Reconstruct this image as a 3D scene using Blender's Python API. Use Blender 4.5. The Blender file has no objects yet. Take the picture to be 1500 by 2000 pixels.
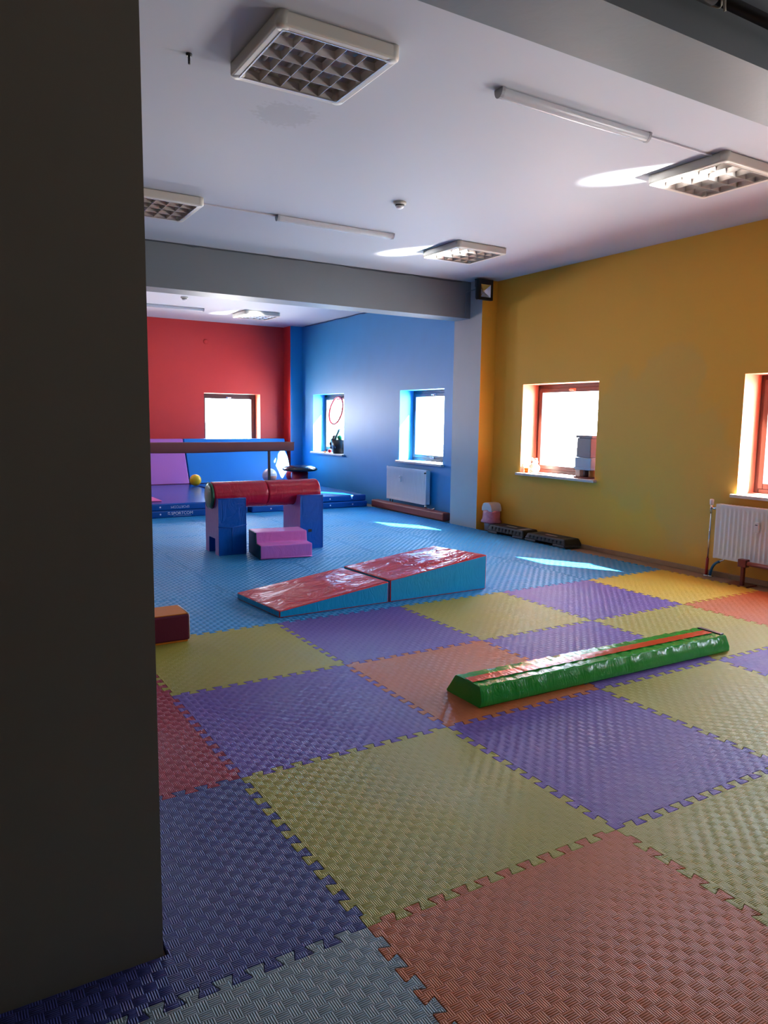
import bpy, bmesh, math, random
from mathutils import Vector, Matrix
random.seed(7)
C = bpy.context.scene.collection
SC = bpy.context.scene
PI = math.pi
# ------------------------------------------------------------------ camera
cam_d = bpy.data.cameras.new('camera'); cam = bpy.data.objects.new('camera', cam_d); C.objects.link(cam)
cam_d.sensor_fit = 'HORIZONTAL'; cam_d.sensor_width = 36; cam_d.lens = 1452.6/1500*36; cam_d.clip_end = 200; cam_d.clip_start = .02
yaw, pitch, roll = 0.544109, 0.1243278, 0.0132781
fw = Vector((math.sin(yaw)*math.cos(pitch), math.cos(yaw)*math.cos(pitch), -math.sin(pitch)))
rt = Vector((math.cos(yaw), -math.sin(yaw), 0)); up = rt.cross(fw)
r2 = rt*math.cos(roll)+up*math.sin(roll); u2 = up*math.cos(roll)-rt*math.sin(roll)
M = Matrix((( r2.x,u2.x,-fw.x),(r2.y,u2.y,-fw.y),(r2.z,u2.z,-fw.z))).to_4x4()
M.translation = (-0.966991, -1.659641, 1.410126)
cam.matrix_world = M
SC.camera = cam
# ------------------------------------------------------------------ world, sun, exposure
SC.view_settings.view_transform = 'Standard'; SC.view_settings.look = 'None'
SC.view_settings.gamma = 1; SC.view_settings.use_curve_mapping = False
SC.view_settings.exposure = 1.45
SC.cycles.use_denoising = True
SC.cycles.max_bounces = 10; SC.cycles.diffuse_bounces = 7; SC.cycles.transparent_max_bounces = 12
SC.cycles.caustics_reflective = False; SC.cycles.caustics_refractive = False
SC.cycles.sample_clamp_indirect = 8
SKY = 14.0; SUN = 50.0
w = bpy.data.worlds.new('world'); SC.world = w; w.use_nodes = True
wn = w.node_tree; bg = wn.nodes['Background']; bg.inputs[1].default_value = SKY
wt = wn.nodes.new('ShaderNodeTexCoord'); ws = wn.nodes.new('ShaderNodeSeparateXYZ'); wn.links.new(wt.outputs['Generated'], ws.inputs[0])
wm = wn.nodes.new('ShaderNodeMapRange'); wm.inputs[1].default_value = -.08; wm.inputs[2].default_value = .08; wn.links.new(ws.outputs[2], wm.inputs[0])
wx = wn.nodes.new('ShaderNodeMix'); wx.data_type = 'RGBA'; wx.inputs[6].default_value = (1.35, 1.32, 1.30, 1); wx.inputs[7].default_value = (.66, .80, .98, 1)   # sunlit pale ground below, hazy sky above
wn.links.new(wm.outputs[0], wx.inputs[0]); wn.links.new(wx.outputs[2], bg.inputs[0])
sd = bpy.data.lights.new('sun', 'SUN'); sd.energy = SUN; sd.angle = math.radians(.6); sd.color = (1, .95, .88)
sun = bpy.data.objects.new('sun', sd); C.objects.link(sun)
L = Vector((1, -1.53, 1.15)).normalized()
sun.rotation_euler = L.to_track_quat('Z', 'Y').to_euler(); sun.location = (30, -40, 30)
# window openings: right wall (y0,y1), red wall (x0,x1)
RW = [(-1.70, -.48), (1.25, 2.47), (4.19, 5.42), (7.08, 8.26), (10.12, 11.37)]
BW = [(3.43, 4.55), (.48, 1.60), (-2.47, -1.35)]
WZ0, WZ1 = .745, 1.855
def portal(loc, rot, sx, sy):
    d = bpy.data.lights.new('portal', 'AREA'); d.shape = 'RECTANGLE'; d.size = sx; d.size_y = sy; d.cycles.is_portal = True
    o = bpy.data.objects.new('portal', d); C.objects.link(o); o.location = loc; o.rotation_euler = rot
for a, b in RW: portal((5.70, (a+b)/2, 1.31), (PI/2, 0, PI/2), b-a, 1.12)
for a, b in BW: portal(((a+b)/2, 12.62, 1.31), (-PI/2, 0, 0), b-a, 1.12)

# sunlight mirrored upwards by the polished outer sills: narrow beams from sill height to the ceiling
def glint(src, dst, energy, sx=.10, sy=.45, spread=4):
    d = bpy.data.lights.new('sill_reflection', 'AREA'); d.shape = 'RECTANGLE'; d.size = sx; d.size_y = sy; d.energy = energy; d.spread = math.radians(spread); d.color = (1, .97, .93)
    o = bpy.data.objects.new('sill_reflection', d); C.objects.link(o); o.location = src
    v = (Vector(dst)-Vector(src)).normalized(); o.rotation_euler = v.to_track_quat('-Z', 'Y').to_euler()
for k, y in enumerate((-1.05, 1.90, 7.55)):
    glint((5.50, y-.1, .80), (3.43, y+3.25+.08, 3.17), 9)
# ------------------------------------------------------------------ materials
def lin(c):
    f = lambda v: (v/255/12.92) if v/255 <= .04045 else ((v/255+.055)/1.055)**2.4
    return (f(c[0]), f(c[1]), f(c[2]), 1)
def nd(nt, t, **k):
    n = nt.nodes.new(t)
    for a, b in k.items(): setattr(n, a, b)
    return n
def base(name):
    m = bpy.data.materials.new(name); m.use_nodes = True
    nt = m.node_tree; p = nt.nodes['Principled BSDF']; return m, nt, p
def mat(name, c, rough=.5, metal=0, spec=.5, coat=0, var=0, vs=3, bump=0, bs=20, bdist=.01, bdet=4, alpha=1, stretch=None, coatr=.1):
    m, nt, p = base(name); lk = nt.links.new
    col = lin(c)
    p.inputs['Base Color'].default_value = col; p.inputs['Roughness'].default_value = rough
    p.inputs['Metallic'].default_value = metal; p.inputs['Specular IOR Level'].default_value = spec
    p.inputs['Coat Weight'].default_value = coat; p.inputs['Coat Roughness'].default_value = coatr
    if var or bump:
        tc = nd(nt, 'ShaderNodeTexCoord'); src = tc.outputs['Object']
        if stretch:
            mp = nd(nt, 'ShaderNodeMapping'); mp.inputs['Scale'].default_value = stretch; lk(src, mp.inputs[0]); src = mp.outputs[0]
    if var:
        n = nd(nt, 'ShaderNodeTexNoise'); n.inputs['Scale'].default_value = vs; n.inputs['Detail'].default_value = 5; lk(tc.outputs['Object'], n.inputs[0])
        mr = nd(nt, 'ShaderNodeMapRange'); mr.inputs[1].default_value = .3; mr.inputs[2].default_value = .7; mr.inputs[3].default_value = 1-var; mr.inputs[4].default_value = 1+var
        lk(n.outputs[0], mr.inputs[0])
        mx = nd(nt, 'ShaderNodeVectorMath', operation='SCALE'); mx.inputs[0].default_value = col[:3]; lk(mr.outputs[0], mx.inputs['Scale'])
        lk(mx.outputs[0], p.inputs['Base Color'])
    if bump:
        n = nd(nt, 'ShaderNodeTexNoise'); n.inputs['Scale'].default_value = bs; n.inputs['Detail'].default_value = bdet; n.inputs['Distortion'].default_value = .6; lk(src, n.inputs[0])
        b = nd(nt, 'ShaderNodeBump'); b.inputs['Strength'].default_value = bump; b.inputs['Distance'].default_value = bdist
        lk(n.outputs[0], b.inputs['Height']); lk(b.outputs[0], p.inputs['Normal'])
    return m
def vinyl(name, c, wr=.5, rough=.28, sc=5, stretch=(1, 1, 1), dist=.02):
    """PVC cover with creases: ridged folds from a distorted noise"""
    m, nt, p = base(name); lk = nt.links.new
    p.inputs['Base Color'].default_value = lin(c); p.inputs['Roughness'].default_value = rough
    p.inputs['Specular IOR Level'].default_value = .42
    tc = nd(nt, 'ShaderNodeTexCoord'); mp = nd(nt, 'ShaderNodeMapping'); mp.inputs['Scale'].default_value = stretch; lk(tc.outputs['Object'], mp.inputs[0])
    n = nd(nt, 'ShaderNodeTexNoise'); n.inputs['Scale'].default_value = sc; n.inputs['Detail'].default_value = 3; n.inputs['Distortion'].default_value = 1.2; lk(mp.outputs[0], n.inputs[0])
    a = nd(nt, 'ShaderNodeMath', operation='SUBTRACT'); a.inputs[1].default_value = .5; lk(n.outputs[0], a.inputs[0])
    ab = nd(nt, 'ShaderNodeMath', operation='ABSOLUTE'); lk(a.outputs[0], ab.inputs[0])
    pw = nd(nt, 'ShaderNodeMath', operation='POWER'); pw.inputs[1].default_value = .7; lk(ab.outputs[0], pw.inputs[0])
    b = nd(nt, 'ShaderNodeBump'); b.inputs['Strength'].default_value = wr; b.inputs['Distance'].default_value = dist
    lk(pw.outputs[0], b.inputs['Height']); lk(b.outputs[0], p.inputs['Normal'])
    return m
def foam(name, c, dm=.45, dist=.0021, N=32.0, rb=1.0):
    """EVA mat embossed with a basket weave of ribs"""
    m, nt, p = base(name); lk = nt.links.new; col = lin(c)
    tc = nd(nt, 'ShaderNodeTexCoord'); sp = nd(nt, 'ShaderNodeSeparateXYZ'); lk(tc.outputs['Object'], sp.inputs[0])
    def mth(op, a, b=None):
        n = nd(nt, 'ShaderNodeMath', operation=op)
        for k, v in ((0, a), (1, b)):
            if v is None: continue
            if isinstance(v, (int, float)): n.inputs[k].default_value = v
            else: lk(v, n.inputs[k])
        return n.outputs[0]
    X = mth('MULTIPLY', sp.outputs[0], N); Y = mth('MULTIPLY', sp.outputs[1], N)
    ck = mth('MODULO', mth('ADD', mth('ADD', mth('FLOOR', X), mth('FLOOR', Y)), 200.0), 2.0)
    def rib(v):
        s = mth('SINE', mth('MULTIPLY', v, 2*PI*5))
        return mth('ADD', mth('MULTIPLY', s, .5*rb), .5)
    def dome(v):   # cells swell a little between their neighbours
        return mth('ABSOLUTE', mth('SINE', mth('MULTIPLY', v, PI)))
    rx = mth('ADD', rib(X), mth('MULTIPLY', dome(Y), dm)); ry = mth('ADD', rib(Y), mth('MULTIPLY', dome(X), dm))
    mix = nd(nt, 'ShaderNodeMix'); lk(ck, mix.inputs[0]); lk(rx, mix.inputs[2]); lk(ry, mix.inputs[3])
    b = nd(nt, 'ShaderNodeBump'); b.inputs['Strength'].default_value = 1.0; b.inputs['Distance'].default_value = dist
    lk(mix.outputs[0], b.inputs['Height'])
    n = nd(nt, 'ShaderNodeTexNoise'); n.inputs['Scale'].default_value = 2.2; n.inputs['Detail'].default_value = 6; lk(tc.outputs['Object'], n.inputs[0])
    mr = nd(nt, 'ShaderNodeMapRange'); mr.inputs[1].default_value = .3; mr.inputs[2].default_value = .7; mr.inputs[3].default_value = .93; mr.inputs[4].default_value = 1.07; lk(n.outputs[0], mr.inputs[0])
    mx = nd(nt, 'ShaderNodeVectorMath', operation='SCALE'); mx.inputs[0].default_value = col[:3]; lk(mr.outputs[0], mx.inputs['Scale'])
    lk(mx.outputs[0], p.inputs['Base Color'])
    r = nd(nt, 'ShaderNodeMapRange'); r.inputs[1].default_value = .3; r.inputs[2].default_value = .7; r.inputs[3].default_value = .40; r.inputs[4].default_value = .52; lk(n.outputs[0], r.inputs[0])
    lk(r.outputs[0], p.inputs['Roughness']); p.inputs['Specular IOR Level'].default_value = .36
    lk(b.outputs[0], p.inputs['Normal'])
    return m
def blotch(name, c, c2, areas, rough=.5, spec=.5, scl=2.0, bump=.05, bs=60):
    """painted wall; c2 repaint patches sit where the noise exceeds inside given world areas (centre, radius)"""
    m, nt, p = base(name); lk = nt.links.new
    ge = nd(nt, 'ShaderNodeTexCoord')
    n = nd(nt, 'ShaderNodeTexNoise'); n.inputs['Scale'].default_value = scl; n.inputs['Detail'].default_value = 6; lk(ge.outputs['Object'], n.inputs[0])
    tot = None
    for cen, rad in areas:
        s = nd(nt, 'ShaderNodeVectorMath', operation='DISTANCE'); lk(ge.outputs['Object'], s.inputs[0]); s.inputs[1].default_value = cen
        a = nd(nt, 'ShaderNodeMapRange'); a.inputs[1].default_value = rad; a.inputs[2].default_value = 0; a.inputs[3].default_value = 0; a.inputs[4].default_value = 1; lk(s.outputs['Value'], a.inputs[0])
        if tot is None: tot = a.outputs[0]
        else:
            q = nd(nt, 'ShaderNodeMath', operation='MAXIMUM'); lk(tot, q.inputs[0]); lk(a.outputs[0], q.inputs[1]); tot = q.outputs[0]
    ad = nd(nt, 'ShaderNodeMath', operation='ADD'); lk(n.outputs[0], ad.inputs[0]); lk(tot, ad.inputs[1])
    mr = nd(nt, 'ShaderNodeMapRange'); mr.inputs[1].default_value = .78; mr.inputs[2].default_value = .92; lk(ad.outputs[0], mr.inputs[0])
    mix = nd(nt, 'ShaderNodeMix', data_type='RGBA'); mix.inputs[6].default_value = lin(c); mix.inputs[7].default_value = lin(c2); lk(mr.outputs[0], mix.inputs[0])
    lk(mix.outputs[2], p.inputs['Base Color']); p.inputs['Roughness'].default_value = rough; p.inputs['Specular IOR Level'].default_value = spec
    n2 = nd(nt, 'ShaderNodeTexNoise'); n2.inputs['Scale'].default_value = bs; n2.inputs['Detail'].default_value = 3; lk(ge.outputs['Object'], n2.inputs[0])
    b = nd(nt, 'ShaderNodeBump'); b.inputs['Strength'].default_value = bump; b.inputs['Distance'].default_value = .01; lk(n2.outputs[0], b.inputs['Height']); lk(b.outputs[0], p.inputs['Normal'])
    return m
def glass(name, tint=(1, 1, 1, 1), refl=.08):
    m = bpy.data.materials.new(name); m.use_nodes = True; nt = m.node_tree; nt.nodes.clear(); lk = nt.links.new
    o = nd(nt, 'ShaderNodeOutputMaterial'); t = nd(nt, 'ShaderNodeBsdfTransparent'); g = nd(nt, 'ShaderNodeBsdfGlossy'); g.inputs['Roughness'].default_value = .02
    t.inputs[0].default_value = tint; x = nd(nt, 'ShaderNodeMixShader'); x.inputs[0].default_value = refl
    lk(t.outputs[0], x.inputs[1]); lk(g.outputs[0], x.inputs[2]); lk(x.outputs[0], o.inputs[0]); return m

m_yellow = blotch('yellow_wall_paint', (232, 170, 58), (222, 170, 72), [((5.3, 3.6, 1.2), 1.1), ((5.3, 3.0, .9), 1.0), ((5.3, 3.3, 1.7), .7)], rough=.55, spec=.35)
m_blue = mat('blue_wall_paint', (14, 138, 200), .5, spec=.8, bump=.04, bs=14, bdist=.02, var=.03)
m_red = mat('red_wall_paint', (200, 52, 50), .5, spec=.4, bump=.05, bs=12, bdist=.02, var=.02)
m_salmon = mat('salmon_reveal_paint', (222, 132, 104), .5)
m_cyan = mat('blue_reveal_paint', (40, 150, 214), .5)
m_gray = mat('grey_beam_paint', (112, 119, 124), .5, spec=.3, bump=.05, bs=15, bdist=.02, var=.02)
m_pillar = mat('grey_pillar_paint', (120, 115, 103), .5, spec=.35, bump=.05, bs=10, bdist=.02, var=.03)
m_ceil = blotch('white_ceiling_paint', (184, 188, 196), (174, 177, 184), [((.90, 2.60, 3.17), .26)], rough=.6, spec=.2, scl=30, bump=.03, bs=6)
m_wallback = mat('brown_grey_wall_paint', (110, 100, 88), .6)
m_lino = mat('tan_lino', (150, 120, 100), .5, var=.1, vs=8)
m_skirt = mat('wood_skirting', (165, 128, 92), .5, var=.1, vs=10)
m_marble = mat('sill_marble', (205, 196, 192), .3, var=.08, vs=18)
m_brown = mat('brown_window_frame', (72, 38, 35), .35)
m_dark = mat('dark_window_frame', (48, 40, 44), .35)
m_slate = mat('slate_window_frame', (46, 56, 76), .35)
m_glass = glass('window_glass')
m_white = mat('white_enamel', (226, 228, 230), .35)
m_offw = mat('aged_white_plastic', (205, 200, 188), .4)
m_alu = mat('polished_louver_aluminium', (206, 200, 196), .32, metal=.7)
m_tube = mat('fluorescent_tube_glass', (225, 228, 230), .2)
m_house = mat('luminaire_inside', (215, 210, 205), .35)
m_clear, _n, _p = base('clear_plastic_cover'); _p.inputs['Base Color'].default_value = lin((214, 218, 224)); _p.inputs['Roughness'].default_value = .25; _p.inputs['Alpha'].default_value = .62
m_black = mat('black_plastic', (26, 27, 32), .35)
m_blackm = mat('black_matt_plastic', (19, 20, 25), .5, bump=.2, bs=200, bdist=.002)
m_chrome = mat('chrome', (210, 212, 215), .15, metal=1)
m_mirror = mat('lamp_reflector', (225, 230, 235), .08, metal=1)
m_green = vinyl('green_vinyl', (40, 158, 54), .35, .22, 7, (4, 1, 1), .008)
m_orstripe = vinyl('orange_stripe_vinyl', (216, 70, 30), .3, .24, 7, (4, 1, 1), .01)
m_wedger = vinyl('red_vinyl', (222, 50, 56), .45, .24, 4.5, (1, 1.6, 1), .03)
m_wedgeb = vinyl('turquoise_vinyl', (10, 156, 202), .4, .3, 7, (2.5, 1, .8), .012)
m_rollr = vinyl('crimson_vinyl', (178, 16, 50), .4, .27, 5, (2, 1, 1), .01)
m_capg = vinyl('dark_green_vinyl', (20, 96, 66), .15, .3, 5)
m_pink = vinyl('orchid_pink_vinyl', (216, 120, 202), .6, .32, 6, (1, 1, .5), .012)
m_lilac = vinyl('lilac_vinyl', (176, 104, 176), .5, .36, 5, (1, 1, .35), .012)
m_blueV = vinyl('royal_blue_vinyl', (0, 84, 172), .5, .26, 7, (1, 1, .6), .012)
m_tealV = vinyl('dark_teal_vinyl', (8, 58, 72), .15, .4, 5)
m_matblue = vinyl('gym_mat_blue_vinyl', (6, 76, 152), .06, .22, 2, (1, 1, 1), .02)
m_matbluex = vinyl('gym_mat_bright_blue', (2, 124, 212), .05, .5, 2, (1, 1, 1), .02)
m_matpink = vinyl('gym_mat_orchid', (186, 110, 196), .04, .4, 2)
m_hot = vinyl('gym_mat_hot_pink', (226, 96, 158), .05, .4, 2)
m_brick = vinyl('terracotta_pad_vinyl', (150, 74, 62), .12, .45, 4)
m_suede = mat('brown_suede', (112, 58, 52), .8, bump=.1, bs=60, bdist=.003)
m_maroon = vinyl('maroon_vinyl', (96, 6, 44), .12, .5, 4)
m_orangeV = vinyl('orange_vinyl', (214, 120, 10), .12, .6, 4)
m_text = mat('white_print', (214, 222, 236), .5)
m_textu = mat('faded_white_print', (168, 184, 214), .5)
m_binL = mat('white_bin_plastic', (196, 186, 186), .3)
m_binP = mat('grey_bin_plastic', (96, 100, 110), .4)
m_bag = mat('pink_bin_bag', (196, 116, 134), .25, bump=.8, bs=9, bdist=.03)
m_rust = mat('red_brown_paint', (110, 44, 32), .4)
m_pipeR = mat('red_pipe_sleeve', (176, 40, 34), .5)
m_pipeB = mat('blue_pipe_sleeve', (30, 96, 140), .5)
m_yball = mat('yellow_ball', (236, 190, 20), .3)
m_wball = mat('translucent_white_ball', (206, 214, 220), .3)
m_peach = mat('peach_ball', (232, 160, 130), .4)
m_bball = mat('blue_ball', (20, 60, 150), .3)
m_rball = mat('red_plastic', (214, 30, 40), .3)
m_gball = mat('green_plastic', (20, 140, 80), .3)
m_greyp = mat('grey_plastic_tub', (130, 128, 140), .35, var=.05)
m_bluep = mat('pale_blue_tub', (170, 186, 204), .35)
m_card = mat('cream_card', (216, 196, 178), .6)
m_dpipe = mat('dark_pipe', (30, 31, 30), .4)
m_string = mat('pale_tie', (190, 186, 170), .7)
m_cable = mat('white_cable_duct', (200, 200, 204), .4)

# ------------------------------------------------------------------ mesh helpers
def box(bm, x0, x1, y0, y1, z0, z1, mi=0, bev=0, seg=2):
    b = bmesh.new() if bev else bm
    v = [b.verts.new(p) for p in ((x0,y0,z0),(x1,y0,z0),(x1,y1,z0),(x0,y1,z0),(x0,y0,z1),(x1,y0,z1),(x1,y1,z1),(x0,y1,z1))]
    fs = [b.faces.new([v[i] for i in q]) for q in ((0,3,2,1),(4,5,6,7),(0,1,5,4),(1,2,6,5),(2,3,7,6),(3,0,4,7))]
    for f in fs: f.material_index = mi
    if bev:
        bmesh.ops.bevel(b, geom=list(b.edges), offset=bev, segments=seg, profile=.5, affect='EDGES'); merge(bm, b)
    return v
def merge(bm, b, mtx=None):
    if mtx is not None: bmesh.ops.transform(b, matrix=mtx, verts=b.verts)
    me = bpy.data.meshes.new('tmp'); b.to_mesh(me); b.free(); bm.from_mesh(me); bpy.data.meshes.remove(me)
def prism(bm, poly, axis, a0, a1, mi=0, bev=0, side=None):
    """extrude a 2D polygon along axis (0: poly=(y,z); 1: poly=(x,z); 2: poly=(x,y))"""
    b = bmesh.new()
    def P(p, a): return [(a, p[0], p[1]), (p[0], a, p[1]), (p[0], p[1], a)][axis]
    lo = [b.verts.new(P(p, a0)) for p in poly]; hi = [b.verts.new(P(p, a1)) for p in poly]
    n = len(poly)
    f = b.faces.new(lo[::-1]); f.material_index = mi
    f = b.faces.new(hi); f.material_index = mi
    for i in range(n):
        f = b.faces.new((lo[i], lo[(i+1) % n], hi[(i+1) % n], hi[i])); f.material_index = mi if side is None else side
    bmesh.ops.recalc_face_normals(b, faces=b.faces)
    if bev: bmesh.ops.bevel(b, geom=list(b.edges), offset=bev, segments=2, profile=.5, affect='EDGES')
    merge(bm, b)
def lathe(bm, prof, n=32, cen=(0, 0, 0), axis='Z', mi=0):
    b = bmesh.new(); rings = []
    for r, z in prof:
        if r < 1e-6: rings.append([b.verts.new((0, 0, z))]); continue
        rings.append([b.verts.new((r*math.cos(2*PI*i/n), r*math.sin(2*PI*i/n), z)) for i in range(n)])
    for A, B in zip(rings, rings[1:]):
        for i in range(n):
            j = (i+1) % n
            if len(A) == 1 and len(B) == 1: continue
            if len(A) == 1: f = b.faces.new((A[0], B[i], B[j]))
            elif len(B) == 1: f = b.faces.new((A[i], B[0], A[j]))
            else: f = b.faces.new((A[i], B[i], B[j], A[j]))
            f.smooth = True; f.material_index = mi
    bmesh.ops.recalc_face_normals(b, faces=b.faces)
    m = {'Z': Matrix(), 'X': Matrix.Rotation(PI/2, 4, 'Y'), 'Y': Matrix.Rotation(-PI/2, 4, 'X')}[axis]
    merge(bm, b, Matrix.Translation(cen) @ m)
def tube(bm, pts, r, n=10, mi=0, cap=True):
    pts = [Vector(p) for p in pts]; b = bmesh.new(); rings = []
    prev = None
    for i, p in enumerate(pts):
        t = (pts[min(i+1, len(pts)-1)]-pts[max(i-1, 0)]).normalized()
        u = t.cross(Vector((0, 0, 1)) if abs(t.z) < .95 else Vector((1, 0, 0))).normalized()
        if prev is not None:
            u2 = (prev - t*prev.dot(t))
            if u2.length > 1e-4: u = u2.normalized()
        prev = u; v = t.cross(u)
        rr = r[i] if isinstance(r, (list, tuple)) else r
        rings.append([b.verts.new(p+(u*math.cos(2*PI*k/n)+v*math.sin(2*PI*k/n))*rr) for k in range(n)])
    for A, B in zip(rings, rings[1:]):
        for k in range(n):
            f = b.faces.new((A[k], A[(k+1) % n], B[(k+1) % n], B[k])); f.smooth = True; f.material_index = mi
    if cap:
        for R_ in (rings[0][::-1], rings[-1]): b.faces.new(R_).material_index = mi
    bmesh.ops.recalc_face_normals(b, faces=b.faces)
    merge(bm, b)
def sphere(bm, c, r, mi=0, sc=(1, 1, 1), n=24):
    b = bmesh.new(); bmesh.ops.create_uvsphere(b, u_segments=n, v_segments=n//2, radius=r)
    for f in b.faces: f.smooth = True; f.material_index = mi
    merge(bm, b, Matrix.Translation(c) @ Matrix.Diagonal((*sc, 1)))
def bez(a, b, c, d, n=10):
    a, b, c, d = map(Vector, (a, b, c, d))
    return [a*(1-t)**3+b*3*t*(1-t)**2+c*3*t*t*(1-t)+d*t**3 for t in [i/n for i in range(n+1)]]
# ------------------------------------------------------------------ object helpers
def tag(o, label, cat, group=None, kind=None):
    if label: o['label'] = label
    if cat: o['category'] = cat
    if group: o['group'] = group
    if kind: o['kind'] = kind
    return o
def empty(name, loc=(0, 0, 0), rotz=0):
    o = bpy.data.objects.new(name, None); C.objects.link(o); o.location = loc; o.rotation_euler = (0, 0, rotz); o.empty_display_size = .05
    return o
def wloc(p):
    v = Vector((0, 0, 0))
    while p is not None: v += p.location; p = p.parent
    return v
def obj(name, bm, mats, parent=None, loc=None, world=True, smooth=False):
    """one mesh object; coordinates in bm are world ones unless world=False (then local to the parent)"""
    if not isinstance(mats, (list, tuple)): mats = [mats]
    o = bpy.data.objects.new(name, None) if False else None
    me = bpy.data.meshes.new(name)
    off = Vector((0, 0, 0))
    if world:
        if parent is not None: off = wloc(parent)
        elif loc is not None: off = Vector(loc)
    if off.length: bmesh.ops.translate(bm, vec=-off, verts=bm.verts)
    bm.to_mesh(me); bm.free()
    for m in mats: me.materials.append(m)
    if smooth:
        for p in me.polygons: p.use_smooth = True
    o = bpy.data.objects.new(name, me); C.objects.link(o)
    if parent is not None: o.parent = parent
    elif loc is not None: o.location = loc
    return o
def struct(name, bm, mats, label, parent=None):
    o = obj(name, bm, mats, parent); 
    if parent is None: tag(o, label, name.split('_')[0] if not name.startswith('trim') else 'trim', kind='structure')
    return o
def copy_tree(o, parent=None):
    c = o.copy(); C.objects.link(c); c.parent = parent
    for ch in list(o.children): copy_tree(ch, c)
    return c
B = bmesh.new

# ================================================================== the setting
X1, Y1, H = 5.3, 12.2, 3.17
XL, YB = -5.5, -5.2
bm = B(); box(bm, XL-.3, X1+.5, YB-.3, Y1+.5, -.22, -.02); struct('floor', bm, m_lino, 'tan linoleum floor showing beside the foam mats along the yellow wall')
bm = B(); box(bm, XL-.3, X1+.5, YB-.3, Y1+.5, H, H+.2); struct('ceiling', bm, m_ceil, 'off-white painted plaster ceiling')
def wall_open(a0, a1, z0, z1, t0, t1, opens, axis):
    """wall slab in direction a (y if axis=0, x if axis=1), inner face at t0, outer at t1; material 1 on reveals"""
    bm = B(); As = sorted({a0, a1, *[v for o in opens for v in o]}); Zs = [z0, WZ0, WZ1, z1]
    def P(t, a, z): return (t, a, z) if axis == 0 else (a, t, z)
    def q(*p):
        return bm.faces.new([bm.verts.new(x) for x in p])
    for i in range(len(As)-1):
        for j in range(3):
            u, v = As[i], As[i+1]
            if j == 1 and any(abs(o[0]-u) < 1e-6 for o in opens): continue
            for t in (t0, t1): q(P(t, u, Zs[j]), P(t, v, Zs[j]), P(t, v, Zs[j+1]), P(t, u, Zs[j+1]))
    for u, v in opens:
        for s in ((P(t0, u, WZ0), P(t1, u, WZ0), P(t1, u, WZ1), P(t0, u, WZ1)), (P(t0, v, WZ0), P(t1, v, WZ0), P(t1, v, WZ1), P(t0, v, WZ1)),
                  (P(t0, u, WZ0), P(t1, u, WZ0), P(t1, v, WZ0), P(t0, v, WZ0)), (P(t0, u, WZ1), P(t1, u, WZ1), P(t1, v, WZ1), P(t0, v, WZ1))):
            q(*s).material_index = 1
    q(P(t0, a0, z0), P(t1, a0, z0), P(t1, a0, z1), P(t0, a0, z1)); q(P(t0, a1, z0), P(t1, a1, z0), P(t1, a1, z1), P(t0, a1, z1))
    q(P(t0, a0, z0), P(t1, a0, z0), P(t1, a1, z0), P(t0, a1, z0)); q(P(t0, a0, z1), P(t1, a0, z1), P(t1, a1, z1), P(t0, a1, z1))
    bmesh.ops.remove_doubles(bm, verts=bm.verts, dist=1e-5); bmesh.ops.recalc_face_normals(bm, faces=bm.faces)
    return bm
CY0, CY1, CX = 5.97, 6.55, 5.06
struct('wall_right', wall_open(YB, CY0+.2, -.02, H, X1, X1+.5, RW[:3], 0), [m_yellow, m_salmon], 'mustard yellow wall with small deep windows')
struct('wall_right_far', wall_open(CY0+.2, Y1+.5, -.02, H, X1, X1+.5, RW[3:], 0), [m_blue, m_cyan], 'glossy blue wall beyond the grey column')
struct('wall_far', wall_open(XL, X1, -.02, H, Y1, Y1+.5, BW, 1), [m_red, m_salmon], 'red end wall')
bm = B(); box(bm, XL-.3, XL, YB-.3, Y1+.5, -.02, H); struct('wall_left', bm, m_wallback, 'plain wall out of view on the left')
bm = B(); box(bm, XL, X1+.5, YB-.3, YB, -.02, H); struct('wall_back', bm, m_wallback, 'plain wall behind the viewer')
# columns
def column(name, x0, x1, y0, y1, mats, label, front=0, side=1, back=0):
    bm = B(); box(bm, x0, x1, y0, y1, -.02, H)
    for f in bm.faces:
        n = f.normal if f.normal.length else f.normal
        f.normal_update(); n = f.normal
        f.material_index = front if n.y < -.5 else side if n.x < -.5 else back if n.y > .5 else 0
    return struct(name, bm, mats, label)
column('wall_column', CX, X1, CY0, CY1, [m_yellow, mat('grey_column_paint', (168, 170, 174), .45, spec=.4, bump=.05, bs=10, bdist=.02, var=.03), m_blue], 'column with pale grey side and yellow front between yellow and blue walls', 0, 1, 2)
column('wall_corner_column', 5.05, X1, 11.87, Y1, [m_blue, m_red], 'narrow corner column painted blue and red', 0, 1, 0)
bm = B(); box(bm, -1.14, -.518, .18, .78, -.02, H); struct('wall_pillar', bm, m_pillar, 'dark grey-brown square pillar close on the left')
bm = B(); box(bm, XL, CX, 6.215, 6.53, 2.71, H); struct('trim_far_beam', bm, m_gray, 'grey ceiling beam running to the column')
bm = B(); box(bm, XL, X1, .13, .44, 2.71, H); struct('trim_near_beam', bm, m_gray, 'grey ceiling beam overhead at the top right')
bm = B(); box(bm, 5.282, X1, YB, CY0, -.02, .028, bev=.004)
for y in [random.uniform(-1, 5.8) for _ in range(14)]: box(bm, 5.278, 5.284, y, y+random.uniform(.03, .12), -.005, .012)
struct('baseboard_right', bm, m_skirt, 'worn low wooden skirting strip under the yellow wall')
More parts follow.
